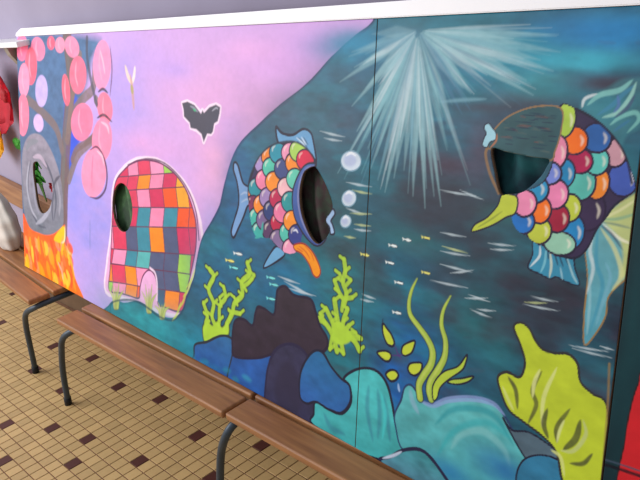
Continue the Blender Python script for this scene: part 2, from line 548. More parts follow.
    for a in [(240, 200, 22, 60, (44, 106, 158), .8), (215, 290, 26, 50, (40, 110, 150), .8), (150, 330, 50, 24, (44, 160, 168), 1.), (205, 350, 34, 24, (24, 140, 168), .8), (300, 120, 50, 30, (62, 90, 112), .7),
              (340, 90, 40, 34, (54, 96, 120), .7), (350, 45, 40, 16, (30, 130, 168), .8), (320, 130, 44, 24, (66, 92, 112), .6), (290, 290, 50, 26, (30, 120, 166), .8), (260, 250, 26, 34, (44, 112, 150), .6),
              (345, 270, 40, 50, (48, 112, 118), .8), (340, 210, 18, 60, (52, 92, 100), .6), (400, 220, 34, 60, (44, 84, 96), .7), (470, 250, 60, 70, (50, 56, 68), .85), (460, 200, 60, 26, (60, 66, 78), .8),
              (560, 290, 60, 50, (48, 50, 62), .9), (470, 320, 26, 26, (34, 124, 126), .8), (500, 345, 20, 24, (44, 116, 122), .6), (440, 290, 20, 30, (62, 74, 90), .5), (405, 270, 26, 34, (30, 108, 140), .6),
              (500, 60, 60, 30, (40, 136, 158), .8), (600, 35, 60, 18, (40, 136, 190), .9), (575, 62, 46, 10, (66, 176, 196), .8), (610, 85, 32, 8, (70, 72, 92), .85), (560, 78, 26, 8, (60, 84, 104), .6),
              (460, 130, 26, 22, (60, 96, 116), .7), (450, 165, 30, 10, (86, 70, 90), .7), (520, 100, 30, 9, (84, 66, 88), .8), (480, 150, 14, 30, (78, 74, 94), .7), (540, 80, 30, 10, (70, 170, 180), .6),
              (600, 105, 30, 12, (46, 140, 166), .6), (415, 245, 16, 14, (70, 66, 84), .5), (405, 365, 34, 40, (24, 104, 186), .95), (400, 400, 20, 20, (26, 96, 180), .8), (625, 330, 24, 50, (44, 44, 62), .8), (590, 400, 40, 30, (66, 64, 84), .7),
              (620, 180, 20, 40, (36, 116, 124), .7), (355, 400, 18, 30, (36, 130, 130), .8), (340, 350, 22, 30, (36, 126, 140), .8)]:
        blob(b, *a)
    r2 = random.Random(11)
    for i in range(260):                               # horizontal brush marks over the water
        x, y = r2.uniform(225, 640), r2.uniform(30, 400)
        if x < 380 and y < 16 + (380 - x) * 1.0:
            continue
        L = r2.uniform(6, 24)
        c = r2.choice([(40, 110, 140), (70, 80, 100), (50, 130, 150), (44, 90, 112), (60, 66, 88), (36, 100, 130)])
        if y > 180 and x > 380:
            c = r2.choice([(60, 64, 82), (52, 76, 92), (48, 96, 106), (66, 70, 88)])
        stroke(b, [(x, y), (x + L, y + r2.uniform(-.5, 2.5))], r2.uniform(.8, 2.6), c, r2.uniform(.15, .4), soft=1.2)
    wet = inside_poly(cr(on_board(np.array(sea, float)), 5, True), S, T)
    n1, n2, n3 = fbm(S * 5, T * 17, 51, 4), fbm(S * 7, T * 15, 57, 4), fbm(S * 22, T * 60, 63, 3)
    C = b.C[wet]
    hi = np.clip((T[wet] - .62) / .2, 0, 1)
    C = C * (1 + .35 * hi[:, None])
    k1 = np.clip((n1[wet] - .46) * 3.0, 0, .65)[:, None]
    C = C * (1 - k1) + (C * .35 + lin((38, 132, 146)) * .65) * k1
    k2 = np.clip((n2[wet] - .50) * 3.6, 0, .8)[:, None]
    k2 *= (np.clip((S[wet] + .35) / .9, .15, 1) * (1 - .75 * np.clip((T[wet] - .84) / .06, 0, 1)))[:, None]
    C = C * (1 - k2) + (C * .35 + lin((58, 44, 58)) * .65) * k2
    b.C[wet] = C * (.92 + .5 * (n3[wet] - .5))[:, None]
    for a in [(600, 30, 70, 14, (36, 128, 190), .7), (585, 60, 60, 9, (60, 176, 200), .65), (520, 50, 40, 14, (44, 150, 172), .6), (540, 92, 50, 8, (60, 160, 172), .45), (612, 84, 34, 7, (58, 54, 70), .8), (485, 108, 26, 7, (70, 54, 72), .7),
              (500, 135, 24, 22, (66, 52, 66), .5), (350, 40, 24, 12, (40, 140, 176), .6), (600, 118, 24, 10, (50, 140, 160), .5), (465, 225, 60, 40, (56, 56, 68), .4), (405, 240, 30, 14, (40, 120, 124), .5), (505, 215, 22, 8, (40, 124, 120), .5)]:
        blob(b, *a)
    # star of light falling into the water
    cx, cy = 418, 30
    for ex, ey, w, a in [(340, 82, 3, .6), (352, 106, 3, .7), (357, 131, 4, .8), (362, 142, 3, .75), (371, 168, 3.5, .6), (385, 192, 5, .7), (378, 180, 4, .45), (394, 178, 5, .6), (404, 170, 5, .55), (413, 196, 5, .6),
                         (422, 160, 5, .6), (425, 208, 3.2, .75), (434, 196, 3.5, .6), (441, 206, 3, .75), (453, 128, 5, .5), (447, 150, 4, .4), (471, 93, 6, .7), (482, 78, 5, .6), (463, 88, 6, .5), (500, 74, 6, .5), (533, 95, 4, .7),
                         (526, 80, 6, .6), (553, 71, 6, .6), (540, 60, 7, .5), (560, 52, 5, .5), (556, 36, 4, .45), (520, 44, 7, .45), (500, 56, 8, .5), (360, 66, 4, .5), (366, 88, 4, .5), (352, 52, 3, .4), (372, 34, 4, .35)]:
        d = Vector((ex - cx, ey - cy))
        s = Vector((cx, cy)) + d * .06
        stroke(b, [tuple(s), (cx + d.x * .5, cy + d.y * .5), (ex, ey)], w * 1.25, (156, 200, 206), a * .85, soft=1.1, taper='ray')
    for ex, ey, w, a in [(364, 130, 1.3, .9), (371, 110, 1.2, .8), (386, 170, 1.2, .7), (400, 140, 1.5, .6), (430, 150, 1, .7), (420, 140, 1.2, .7), (438, 160, 1, .6), (520, 84, 1.4, .6), (474, 94, 1.3, .7), (380, 84, 1.8, .6), (404, 100, 2, .5), (455, 86, 1.6, .5)]:
        stroke(b, [(cx + (ex - cx) * .15, cy + (ey - cy) * .15), (ex, ey)], w, (216, 232, 236), a * .8, soft=.9, taper='ray')
    r4 = random.Random(5)
    for i in range(120):
        a = math.radians(r4.choice([r4.uniform(62, 128), r4.uniform(-4, 60), r4.uniform(110, 160)]))
        full = 175 if 70 < math.degrees(a) < 120 else (70 + 80 * max(0, math.cos(a)) if math.degrees(a) < 70 else 80)
        L = full * r4.uniform(.45, .95)
        c0 = L * r4.uniform(.05, .35)
        stroke(b, [(cx + c0 * math.cos(a), cy + c0 * math.sin(a)), (cx + L * math.cos(a), cy + L * math.sin(a))], r4.uniform(.7, 3), r4.choice([(150, 196, 204), (120, 186, 196), (190, 212, 218), (90, 150, 176), (70, 120, 150)]), r4.uniform(.25, .6), soft=1., taper='ray')
    blob(b, 405, 50, 20, 20, (150, 190, 206), .35)
    blob(b, 450, 40, 40, 8, (130, 184, 196), .35)
    stroke(b, [(440, 102), (462, 100), (486, 99)], 1.6, (130, 180, 196), .6, soft=1)
    # left fish ----------------------------------------------------------
    g = lambda p: frame(220, 120, 4, p)
    poly(b, g([(57, 170), (72, 182), (92, 250), (120, 275), (128, 335), (110, 345), (95, 385), (75, 430), (55, 470), (45, 445), (60, 390), (74, 340), (74, 290), (66, 240), (54, 200)]), (118, 158, 206), ol=INK, ow=.7)
    stroke(b, g([(82, 300), (100, 290), (122, 300)]), .8, (176, 196, 222), .7)
    stroke(b, g([(84, 330), (104, 318), (122, 318)]), .8, (176, 196, 222), .7)
    poly(b, g([(224, 28), (248, 52), (290, 60), (332, 36), (362, 50), (374, 90), (384, 175), (340, 150), (290, 110), (236, 96)]), (106, 162, 206), ol=INK, ow=.8)
    for p in [[(305, 70), (330, 92), (345, 120)], [(325, 68), (345, 100)], [(300, 85), (315, 102)]]:
        stroke(b, g(p), .7, (220, 232, 244), .9)
        stroke(b, g([(x + 8, y) for x, y in p]), .5, INK, .9)
    poly(b, [(280.5, 248), (274, 248), (263.5, 268), (284, 256)], (110, 168, 210), ol=INK, ow=.6)
    poly(b, g([(118, 300), (122, 235), (150, 170), (190, 122), (240, 97), (300, 94), (345, 125), (385, 175), (350, 240), (330, 330), (330, 440), (300, 512), (270, 520), (230, 500), (205, 470), (170, 380), (140, 380)]), (50, 42, 84), ol=INK, ow=.7)
    s1 = [(276, 151, 40, 150, 172), (268, 155, 248, 140, 40), (261, 162, 168, 142, 196), (288, 151, 236, 150, 182), (296, 149, 172, 212, 92), (255, 186, 40, 142, 156), (252, 193, 248, 140, 50), (251, 204, 130, 50, 90), (269, 166, 84, 196, 170), (281, 167, 66, 76, 130),
          (292, 161, 248, 140, 40), (303, 158, 218, 34, 74), (262, 178, 240, 132, 168), (272, 180, 246, 142, 40), (293, 177, 100, 202, 176), (284, 186, 238, 182, 188), (266, 196, 160, 132, 184), (260, 203, 246, 140, 44), (276, 197, 194, 38, 84), (288, 200, 42, 150, 152),
          (255, 216, 70, 186, 170), (270, 209, 46, 62, 120), (263, 218, 124, 100, 146), (280, 210, 236, 122, 162), (258, 230, 60, 172, 162), (269, 229, 88, 56, 96), (290, 219, 248, 146, 40), (277, 221, 194, 34, 74), (276, 238, 132, 108, 150), (286, 231, 84, 190, 172), (295, 233, 52, 62, 134), (289, 247, 236, 152, 184)]
    body1 = cr(on_board(np.array(g([(112, 300), (118, 235), (146, 166), (186, 116), (240, 90), (302, 88), (350, 118), (392, 175), (350, 240), (330, 330), (330, 440), (312, 520), (270, 534), (230, 505), (200, 475), (165, 470), (140, 460), (122, 400)]))), 5, True)
    kept = (~inside_poly(body1, S, T), b.C.copy())
    for x, y, *c in sorted(s1, key=lambda t: t[0] + .25 * t[1]):
        poly(b, ell(x + 2.2, y + 2.2, 8.8, 10.8, -8), c, ol=(44, 28, 60), ow=.5, vary=.15)
        stroke(b, [(x - 3.6, y + .5), (x - 3.2, y - 3), (x - .6, y - 5.5)], 1.0, (255, 240, 226), .5)
    b.C[kept[0]] = kept[1][kept[0]]
    stroke(b, g([(118, 330), (112, 300), (118, 235), (146, 166), (186, 116), (240, 90), (302, 88), (350, 118), (385, 170)]), .8, INK, taper='')
    stroke(b, [(255, 238), (261, 234), (263, 222)], 1.6, (60, 172, 162))
    stroke(b, [(293, 231), (296, 230), (298, 233)], .8, (240, 240, 250))
    poly(b, g([(385, 178), (350, 175), (318, 210), (290, 290), (296, 380), (330, 450), (375, 500), (405, 498), (425, 470), (400, 475), (360, 430), (335, 350), (335, 280), (345, 215)]), (52, 76, 146), ol=INK, ow=.6, col2=(70, 104, 170))
    stroke(b, g([(378, 182), (345, 195), (322, 240), (312, 310), (324, 390), (355, 460), (390, 496)]), 1.1, (150, 150, 190), .7)
    poly(b, [(294, 245), (303, 243.5), (311, 250), (317, 260), (320.5, 271), (318, 277), (313.5, 275), (309, 264), (302, 254), (295, 250)], (250, 152, 24), ol=(160, 50, 40), ow=.5)
    for p in [[(299, 246), (306, 252), (310, 259)], [(304, 245), (311, 253), (314, 261)], [(297, 248), (303, 252)]]:
        stroke(b, p, .5, (200, 60, 30), .9)
    poly(b, g([(452, 356), (438, 372), (422, 402), (438, 430), (442, 456), (458, 452), (450, 418), (444, 402), (460, 376)]), (160, 190, 226), ol=INK, ow=.6)
    # bubbles
    for x, y, rx, ry in [(351, 161, 10, 10), (349, 198.5, 7, 8.2), (345.7, 221.5, 5.2, 6.2)]:
        poly(b, ell(x, y, rx, ry, 20), (206, 220, 232), ol=(120, 160, 180), ow=.4)
        poly(b, ell(x - 1, y - .5, rx * .62, ry * .62), (168, 178, 220), soft=1.4, alpha=.6)
        stroke(b, [(x - rx * .5, y - ry * .5), (x, y - ry * .8), (x + rx * .5, y - ry * .5)], 1.1, (250, 252, 255), .8)
    # light streaks in the water
    for x0, y0, x1, y1, c in [(320, 131, 345, 137, 0), (324, 138, 342, 141, 0), (346, 182, 372, 187, 0), (352, 190, 372, 194, 1), (346, 208, 364, 214, 0), (350, 213, 372, 214, 1), (354, 224, 371, 226, 1), (354, 229, 371, 231, 0), (344, 236, 356, 238, 1),
                              (362, 294, 376, 299, 0), (360, 299, 374, 302, 0), (440, 232, 466, 237, 0), (442, 246, 468, 253, 1), (440, 251, 470, 256, 0), (488, 243, 516, 246, 0), (490, 249, 514, 250, 0), (440, 264, 472, 272, 0),
                              (530, 296, 558, 302, 0), (522, 304, 560, 311, 0), (524, 302, 548, 303, 1), (468, 294, 490, 302, 0), (470, 309, 492, 318, 0), (476, 309, 496, 311, 0), (464, 298, 488, 298, 0), (600, 346, 615, 350, 0), (568, 345, 610, 352, 0), (572, 348, 612, 358, 0),
                              (278, 276, 300, 284, 0), (284, 281, 312, 296, 0), (288, 288, 316, 296, 0), (440, 190, 476, 196, 0), (430, 280, 468, 288, 0), (450, 273, 474, 270, 0), (460, 190, 484, 200, 0)]:
        stroke(b, [(x0, y0), ((x0 + x1) / 2, (y0 + y1) / 2 + .4), (x1, y1)], 1.0, (200, 216, 222) if c == 0 else (206, 216, 150), .8, soft=.55, taper='ray')
    # little fish
    for x, y, c in [(394, 246, 0), (408, 240, 0), (427, 238, 1), (391, 263, 0), (427, 273, 1), (400, 283, 0), (398, 313, 0), (366, 255, 1), (231, 261, 1), (239, 254, 0), (272, 278, 2), (275, 285, 2), (272, 299, 2), (235, 268, 2)]:
        col = [(232, 240, 236), (232, 226, 120), (120, 220, 220)][c]
        poly(b, ell(x, y, 3.6, 1.5, 16, 10), col, ol=(40, 60, 80), ow=.2)
        poly(b, [(x - 3.0, y - .9), (x - 5.8, y - 2.6), (x - 5, y + .6)], col, smooth=False)
    # corals of the left reef
    YG, YD = (176, 214, 62), (36, 44, 56)
    h = lambda p: frame(190, 240, 3.556, p)
    twigs = [([(70, 105), (84, 130), (66, 175), (84, 225), (78, 270), (92, 310)], 2.1), ([(48, 225), (62, 270), (56, 300), (66, 330)], 2), ([(120, 168), (126, 205), (106, 235), (104, 285), (100, 320)], 1.9),
             ([(204, 82), (212, 120), (184, 150), (186, 195), (158, 225), (150, 262), (130, 300)], 2.2), ([(228, 125), (210, 150), (190, 165)], 1.7), ([(178, 262), (150, 258), (140, 280)], 1.7), ([(158, 205), (168, 230)], 1.4), ([(105, 205), (112, 235)], 1.3), ([(182, 150), (200, 180)], 1.4)]
    base = h([(52, 362), (46, 312), (62, 292), (80, 305), (98, 290), (114, 312), (134, 292), (136, 335), (104, 340), (74, 362)])
    twigs += [([(x, y), (x + (13 if (i + k) % 2 else -13), y - 12)], 1.2) for k, (p, w) in enumerate(twigs) for i, (x, y) in enumerate(p[:-1])]
    for p, w in twigs:
        stroke(b, h(p), w + 1.1, YD, taper='')
    poly(b, base, YG, ol=YD, ow=.9)
    for p, w in twigs:
        stroke(b, h(p), w, YG, taper='')
    poly(b, base, YG, soft=.8)
    twigs = [([(548, 70), (552, 110), (544, 150), (556, 190), (548, 230)], 2.4), ([(514, 145), (530, 185), (548, 215)], 2.2), ([(572, 142), (556, 160)], 1.8), ([(576, 205), (548, 212), (540, 250)], 2), ([(532, 120), (545, 145)], 1.6),
             ([(458, 280), (485, 300), (510, 345), (522, 395)], 2.5), ([(484, 245), (505, 290), (525, 350)], 2.4), ([(514, 214), (522, 270), (534, 340)], 2.7), ([(560, 245), (545, 290), (540, 350)], 2.3), ([(497, 388), (505, 345)], 1.8),
             ([(545, 402), (535, 350)], 2.4), ([(602, 392), (585, 360), (550, 330)], 2.6), ([(608, 350), (575, 345)], 2.2), ([(565, 305), (545, 330)], 2.2), ([(590, 330), (560, 330)], 1.6), ([(462, 262), (480, 290)], 1.6)]
    base = h([(505, 300), (530, 290), (555, 310), (575, 340), (565, 365), (530, 372), (508, 350)])
    twigs += [([(x, y), (x + (15 if (i + k) % 2 else -15), y - 12)], 1.5) for k, (p, w) in enumerate(twigs) for i, (x, y) in enumerate(p[:-1])]
    for p, w in twigs:
        stroke(b, h(p), w + 1.0, YD, taper='')
    for p, w in twigs:
        stroke(b, h(p), w, YG, taper='')
    poly(b, base, YG, soft=.8)
    # rocks
    poly(b, h([(14, 410), (18, 372), (60, 362), (104, 342), (140, 345), (160, 380), (176, 480), (120, 520), (40, 470), (0, 440)]), (34, 88, 158), ol=YD, ow=.7, col2=(44, 102, 150), vary=.3)
    poly(b, h([(150, 410), (160, 400), (240, 420), (310, 400), (400, 410), (460, 430), (520, 480), (530, 560), (440, 700), (300, 640), (140, 540)]), (36, 88, 160), ol=YD, ow=.7, vary=.35)
    poly(b, h([(160, 415), (150, 380), (152, 320), (162, 285), (192, 282), (222, 304), (232, 262), (242, 238), (268, 246), (298, 265), (306, 212), (312, 176), (338, 164), (370, 196), (428, 210), (446, 252), (462, 305), (488, 350), (484, 388), (440, 412), (400, 404), (360, 396), (310, 400), (240, 420)]), (48, 36, 54), ol=(38, 28, 52), ow=.8, col2=(56, 44, 56), vary=.3)
    poly(b, [(268, 424), (266, 380), (274, 352), (290, 344), (306, 354), (314, 380), (319, 404), (320, 432), (306, 438)], (52, 50, 80), ol=(38, 34, 66), ow=.9, vary=.35)
    poly(b, [(276, 400), (278, 372), (288, 360), (298, 374), (302, 404), (292, 416)], (48, 44, 70), soft=2.5)
    w5 = lambda p: frame(300, 345, 2.909, p)
    poly(b, w5([(0, 90), (14, 50), (40, 18), (66, 22), (90, 62), (120, 98), (144, 118), (146, 165), (120, 198), (84, 188), (46, 166), (20, 170), (0, 150)]), (44, 96, 166), ol=INK, ow=.8, col2=(38, 104, 150), vary=.3)
    poly(b, w5([(38, 232), (40, 200), (45, 166), (84, 188), (122, 199), (148, 168), (145, 120), (128, 96), (168, 70), (216, 72), (250, 108), (268, 170), (280, 240), (305, 306), (250, 335), (200, 325), (164, 316)]), (64, 170, 172), ol=INK, ow=.9, col2=(76, 188, 188), vary=.28)
    for p in [[(200, 120), (196, 190), (212, 280)], [(226, 130), (232, 200), (226, 270)], [(70, 200), (90, 240), (130, 260)], [(245, 150), (255, 220), (262, 280)]]:
        stroke(b, w5(p), 2.4, (54, 110, 140), .55, soft=1.2)
    stroke(b, w5([(236, 140), (248, 200), (240, 270)]), 2, (70, 206, 206), .7, soft=1)
    poly(b, w5([(278, 236), (276, 200), (294, 160), (304, 124), (322, 116), (340, 138), (348, 158), (385, 172), (430, 156), (500, 152), (560, 168), (600, 215), (640, 290), (700, 400), (560, 480), (440, 430), (380, 330), (300, 306)]), (70, 160, 168), ol=(40, 60, 100), ow=.7, col2=(96, 184, 184), vary=.3)
    stroke(b, w5([(345, 160), (385, 176), (430, 160), (500, 156), (560, 170), (596, 205)]), 2.8, (140, 164, 214), .85)
    stroke(b, w5([(395, 230), (440, 190), (510, 185), (570, 210), (620, 290)]), 3, (44, 150, 160), .8, soft=1.4)
    stroke(b, w5([(440, 300), (470, 260), (530, 250), (590, 300), (610, 350)]), 3.4, (130, 196, 196), .7, soft=1.6)
    stroke(b, w5([(400, 320), (450, 250), (540, 225), (610, 270)]), 3, (50, 170, 176), .7, soft=1.6)
    blob(b, 500, 468, 26, 15, (40, 110, 168), .95)
    blob(b, 450, 474, 22, 12, (44, 126, 176), .9)
    stroke(b, w5([(320, 130), (328, 165), (345, 200)]), 2.6, (150, 180, 206), .6, soft=1.2)
    poly(b, w5([(232, 338), (262, 326), (300, 306), (348, 304), (384, 332), (430, 396), (480, 470), (380, 470), (300, 400)]), (82, 136, 156), ol=(36, 34, 66), ow=1.1, col2=(60, 152, 158), vary=.4)
    stroke(b, w5([(240, 330), (270, 322), (296, 310)]), 1.3, (206, 220, 240), .9)
    poly(b, [(503, 418), (512, 430), (528, 432), (545, 442), (562, 456), (572, 470), (548, 466), (530, 462), (519, 448)], (84, 106, 120), ol=INK, ow=.7, vary=.3)
    poly(b, [(516, 480), (521, 463), (532, 456), (548, 456), (566, 464), (584, 478), (600, 500), (520, 510)], (50, 122, 158), ol=INK, ow=.7, vary=.3)
    # five drifting leaves
    v5 = lambda p: frame(360, 300, 4.8, p)
    for p in [[(110, 112), (128, 135), (150, 165), (165, 205), (155, 222), (132, 212), (116, 180), (108, 145)], [(262, 196), (260, 225), (245, 255), (215, 268), (200, 252), (205, 222), (230, 205)], [(82, 252), (105, 244), (135, 248), (150, 268), (140, 292), (120, 292), (98, 275)],
              [(296, 305), (292, 340), (265, 362), (240, 352), (230, 328), (240, 306), (268, 300)], [(124, 358), (142, 338), (168, 338), (184, 360), (172, 384), (146, 388)]]:
        poly(b, v5(p), (196, 210, 60), ol=INK, ow=.7, smooth=True)
    stroke(b, v5([(165, 215), (185, 262), (205, 262)]), .5, (90, 40, 120))
    stroke(b, v5([(150, 265), (185, 268), (200, 285)]), .5, (90, 40, 120))
    stroke(b, v5([(110, 90), (108, 110)]), .6, INK)
    stroke(b, v5([(183, 400), (186, 425), (190, 440)]), 1.2, (170, 200, 236), .9)
    # kelp ribbons
    k1 = [(417.3, 278.6), (411.8, 290), (409, 303), (410.5, 315), (419, 327), (428, 340), (432.5, 352), (431, 364), (424, 375), (419, 385), (420, 398)]
    k2 = [(450.8, 296), (443.5, 310), (441.5, 325), (445.5, 341), (444.5, 357), (438, 370), (431, 381), (429, 390), (431, 399)]
    for k in (k1, k2):
        stroke(b, k, 4.3, INK, taper='start')
        stroke(b, k, 3.2, (176, 204, 70), taper='start')
        stroke(b, [(x - .8, y) for x, y in k], 1.2, (206, 216, 110), .6, taper='start', soft=1)
    poly(b, v5([(514, 262), (502, 318), (480, 345), (430, 378), (385, 420), (370, 470), (352, 480), (348, 420), (372, 372), (410, 340), (470, 318)]), (184, 206, 66), ol=INK, ow=.6)
    poly(b, v5([(545, 366), (520, 392), (470, 405), (420, 396), (440, 382), (490, 376)]), (176, 200, 70), ol=INK, ow=.6)
    # big pale weed at the right
    w3 = lambda p: frame(480, 300, 2.667, p)
    poly(b, w3([(90, 72), (108, 60), (130, 74), (148, 108), (168, 132), (200, 142), (235, 144), (260, 170), (268, 218), (300, 250), (338, 280), (345, 400), (330, 520), (230, 500), (205, 410), (170, 366), (112, 322), (76, 292), (54, 240), (48, 205), (72, 192), (106, 206), (120, 168), (108, 120)]), (192, 208, 52), ol=(50, 48, 50), ow=.9, vary=.12)
    for p, w, c in [([(75, 205), (95, 240), (100, 290)], 1.5, (60, 56, 50)), ([(60, 230), (75, 265), (90, 295)], 1.1, (214, 222, 130)), ([(165, 190), (140, 240), (150, 280), (128, 330)], 1.6, (84, 84, 50)), ([(205, 180), (170, 260), (165, 340)], 1.4, (220, 226, 140)),
                    ([(180, 290), (170, 330), (182, 370)], 1.8, (60, 60, 50)), ([(160, 185), (145, 220), (140, 260)], 1.3, (224, 228, 150)), ([(240, 290), (205, 340), (205, 380)], 1.6, (70, 70, 50)), ([(268, 320), (255, 370), (222, 400)], 2.2, (56, 56, 48)),
                    ([(275, 320), (282, 360), (250, 402), (215, 402)], 1.3, (196, 206, 130)), ([(300, 410), (275, 436), (240, 436)], 1.4, (64, 62, 50)), ([(190, 400), (215, 420), (225, 470)], 1.2, (220, 226, 140)), ([(225, 320), (212, 350), (205, 380)], 1.0, (220, 226, 150))]:
        stroke(b, w3(p), w * 1.5, c, .9, soft=.7)
    stroke(b, w3([(345, 170), (340, 290), (325, 480)]), 1.2, (150, 120, 70), .8, taper='')
    # right fish -----------------------------------------------------------
    q = lambda p: frame(440, 80, 3.2, p)
    q2 = lambda p: frame(440, 200, 3.2, p)
    r5 = lambda p: frame(560, 80, 4, p)
    # upper fin swirls
    poly(b, r5([(80, 110), (95, 75), (140, 50), (190, 30), (240, 0), (300, -10), (360, 0), (340, 110), (320, 190), (270, 220), (240, 270), (205, 230), (150, 165), (100, 125)]), (66, 140, 150), soft=2, vary=.4, alpha=.5)
    for p, w, c in [([(88, 110), (100, 75), (150, 55)], 1.3, (232, 240, 240)), ([(110, 100), (160, 60), (240, 40), (290, 0)], 2.2, (136, 204, 196)), ([(150, 140), (210, 100), (250, 60), (300, 20)], 2, (64, 136, 170)), ([(170, 150), (230, 130), (280, 70), (305, 10)], 1.8, (160, 214, 200)),
                    ([(200, 180), (240, 150), (300, 130), (315, 160), (270, 210)], 1.8, (130, 200, 190)), ([(215, 205), (250, 180), (280, 160)], 1.2, (56, 120, 160)), ([(230, 60), (235, 100), (215, 130)], 1.4, (90, 120, 180)), ([(300, 60), (270, 110), (220, 150)], 1.6, (70, 90, 120))]:
        stroke(b, r5(p), w * 1.25, c, .85, soft=.8)
    # tail
    poly(b, q2([(470, 90), (515, 50), (560, 16), (610, -6), (660, -40), (680, 60), (620, 130), (608, 232), (560, 282), (536, 318), (530, 370), (500, 425), (462, 462), (462, 360), (472, 250), (462, 140)]), (80, 158, 180), ol=(150, 120, 76), ow=.6, vary=.25, col2=(120, 180, 180), dirn=(.6, .4))
    poly(b, q2([(520, 60), (560, 20), (640, -24), (660, 20), (640, 110), (612, 180), (600, 240), (575, 250), (585, 180), (570, 120)]), (190, 200, 130), soft=2, vary=.2)
    for p, w, c in [([(495, 80), (480, 160), (490, 220), (470, 300)], 2, (210, 226, 226)), ([(505, 90), (500, 200), (520, 280), (480, 420)], 2.2, (64, 150, 178)), ([(515, 90), (560, 160), (580, 240), (550, 290)], 2.4, (214, 216, 150)), ([(520, 75), (570, 120), (610, 140)], 1.6, (250, 244, 220)),
                    ([(520, 62), (570, 60), (640, 40)], 1.6, (120, 170, 140)), ([(515, 80), (550, 110), (585, 160)], 1.4, (54, 60, 90)), ([(525, 58), (580, 30), (640, -10)], 1.5, (226, 224, 170)), ([(530, 200), (545, 250), (520, 330), (500, 400)], 1.8, (120, 180, 200)),
                    ([(520, 70), (560, 78), (610, 90)], 1.2, (90, 120, 120)), ([(480, 250), (478, 340), (470, 430)], 1.6, (150, 200, 210))]:
        stroke(b, q2(p), w, c, .8, soft=.9)
    # belly fin
    poly(b, q2([(300, 128), (350, 150), (400, 165), (425, 172), (432, 220), (446, 272), (405, 262), (372, 246), (352, 252), (318, 236), (282, 216), (296, 175)]), (56, 142, 174), ol=INK, ow=.6)
    for p, w, c in [([(320, 145), (318, 180), (288, 214)], 1.2, (226, 236, 236)), ([(340, 155), (335, 200), (322, 232)], 1.3, (130, 200, 214)), ([(352, 165), (356, 210), (350, 248)], 1.4, (216, 222, 196)), ([(345, 165), (348, 190)], .9, INK), ([(365, 165), (378, 210)], 1, INK), ([(378, 168), (395, 215)], 1, INK),
                    ([(395, 172), (412, 210)], .8, INK), ([(405, 180), (425, 240), (440, 268)], 1.2, (170, 210, 214)), ([(385, 215), (392, 255)], 1, (160, 204, 214))]:
        stroke(b, q2(p), w, c, .85)
    # body
    poly(b, q([(385, 88), (430, 92), (470, 110), (520, 145), (560, 190), (590, 240), (612, 300), (622, 350), (560, 400), (530, 440), (500, 480), (470, 540), (430, 570), (370, 555), (290, 500), (240, 460), (235, 380), (330, 330), (370, 230)]), (54, 42, 74), ol=INK, ow=.8)
    s2 = [(405, 130, 26, 46, 176, 206, 76), (505, 188, 38, 38, 40, 96, 166), (565, 236, 30, 36, 196, 146, 158), (590, 318, 40, 46, 66, 92, 178), (432, 196, 36, 36, 246, 112, 24), (376, 234, 28, 44, 238, 140, 172), (450, 262, 34, 32, 176, 26, 80), (505, 262, 32, 36, 92, 196, 184),
          (350, 300, 34, 30, 118, 136, 214), (452, 332, 40, 46, 88, 186, 172), (508, 334, 30, 42, 240, 136, 40), (398, 302, 30, 38, 28, 134, 186), (480, 420, 42, 52, 56, 40, 74), (304, 352, 38, 36, 36, 146, 194), (372, 368, 34, 38, 236, 132, 176), (275, 398, 30, 34, 238, 140, 178), (416, 412, 32, 36, 190, 202, 64),
          (324, 420, 28, 34, 246, 116, 30), (380, 446, 30, 36, 164, 24, 58), (266, 456, 32, 32, 30, 112, 190), (426, 490, 32, 44, 32, 136, 196), (320, 486, 32, 34, 190, 200, 66), (386, 526, 42, 30, 152, 204, 176)]
    body2 = cr(on_board(np.array(q([(380, 86), (430, 90), (470, 108), (520, 143), (560, 188), (592, 240), (614, 300), (624, 352), (600, 392), (560, 404), (530, 444), (500, 484), (470, 560), (430, 580), (370, 565), (290, 510), (236, 465), (232, 376), (330, 330), (370, 230)]))), 5, True)
    kept = (~inside_poly(body2, S, T), b.C.copy())
    for x, y, rx, ry, *c in sorted(s2, key=lambda t: -t[0] - .35 * t[1] + (t[3] > 45) * -40):
        x, y, rx, ry = x - 3, y - 3, rx * 1.24, ry * 1.26
        pts = ell(x, y, rx, ry, 10)
        poly(b, q(pts), c, ol=(40, 26, 56), ow=.8, vary=.16)
        stroke(b, q([(x + rx * .45, y - ry * .35), (x + rx * .62, y), (x + rx * .5, y + ry * .4)]), 1.5, (250, 240, 220), .6, soft=1)
    b.C[kept[0]] = kept[1][kept[0]]
    stroke(b, q([(440, 94), (500, 130), (560, 188), (596, 250), (614, 330)]), 1.2, INK, taper='')
    poly(b, q([(200, 366), (246, 374), (242, 424), (210, 440), (165, 466), (104, 486), (112, 462), (150, 440), (184, 402)]), (192, 204, 64), ol=INK, ow=.6)
    stroke(b, q([(120, 472), (160, 448), (200, 420)]), .9, (120, 130, 50), .7)
    # face of the right fish
    poly(b, q([(148, 212), (172, 162), (220, 116), (300, 86), (386, 90), (388, 160), (368, 228), (350, 258), (260, 244), (165, 222)]), (50, 88, 94), ol=(150, 116, 80), ow=.55, vary=.25)
    for i in range(60):
        x = r2.uniform(190, 355)
        y = r2.uniform(105, 235)
        if (x - 190) * .6 + (235 - y) < 38 or (x < 240 and y < 130):
            continue
        L = r2.uniform(14, 44)
        L = min(L, 376 - x)
        stroke(b, q([(x, y), (x + L * .5, y + 1), (x + L, y + 4)]), .5, r2.choice([(24, 36, 66), (28, 44, 72), (120, 70, 66), (30, 60, 80), (84, 100, 96)]), .8)
    stroke(b, q([(152, 216), (146, 240), (160, 300), (188, 362)]), 1.5, (146, 112, 76), taper='')
    stroke(b, q([(165, 222), (260, 244), (350, 258)]), 1.2, (106, 100, 84), taper='')
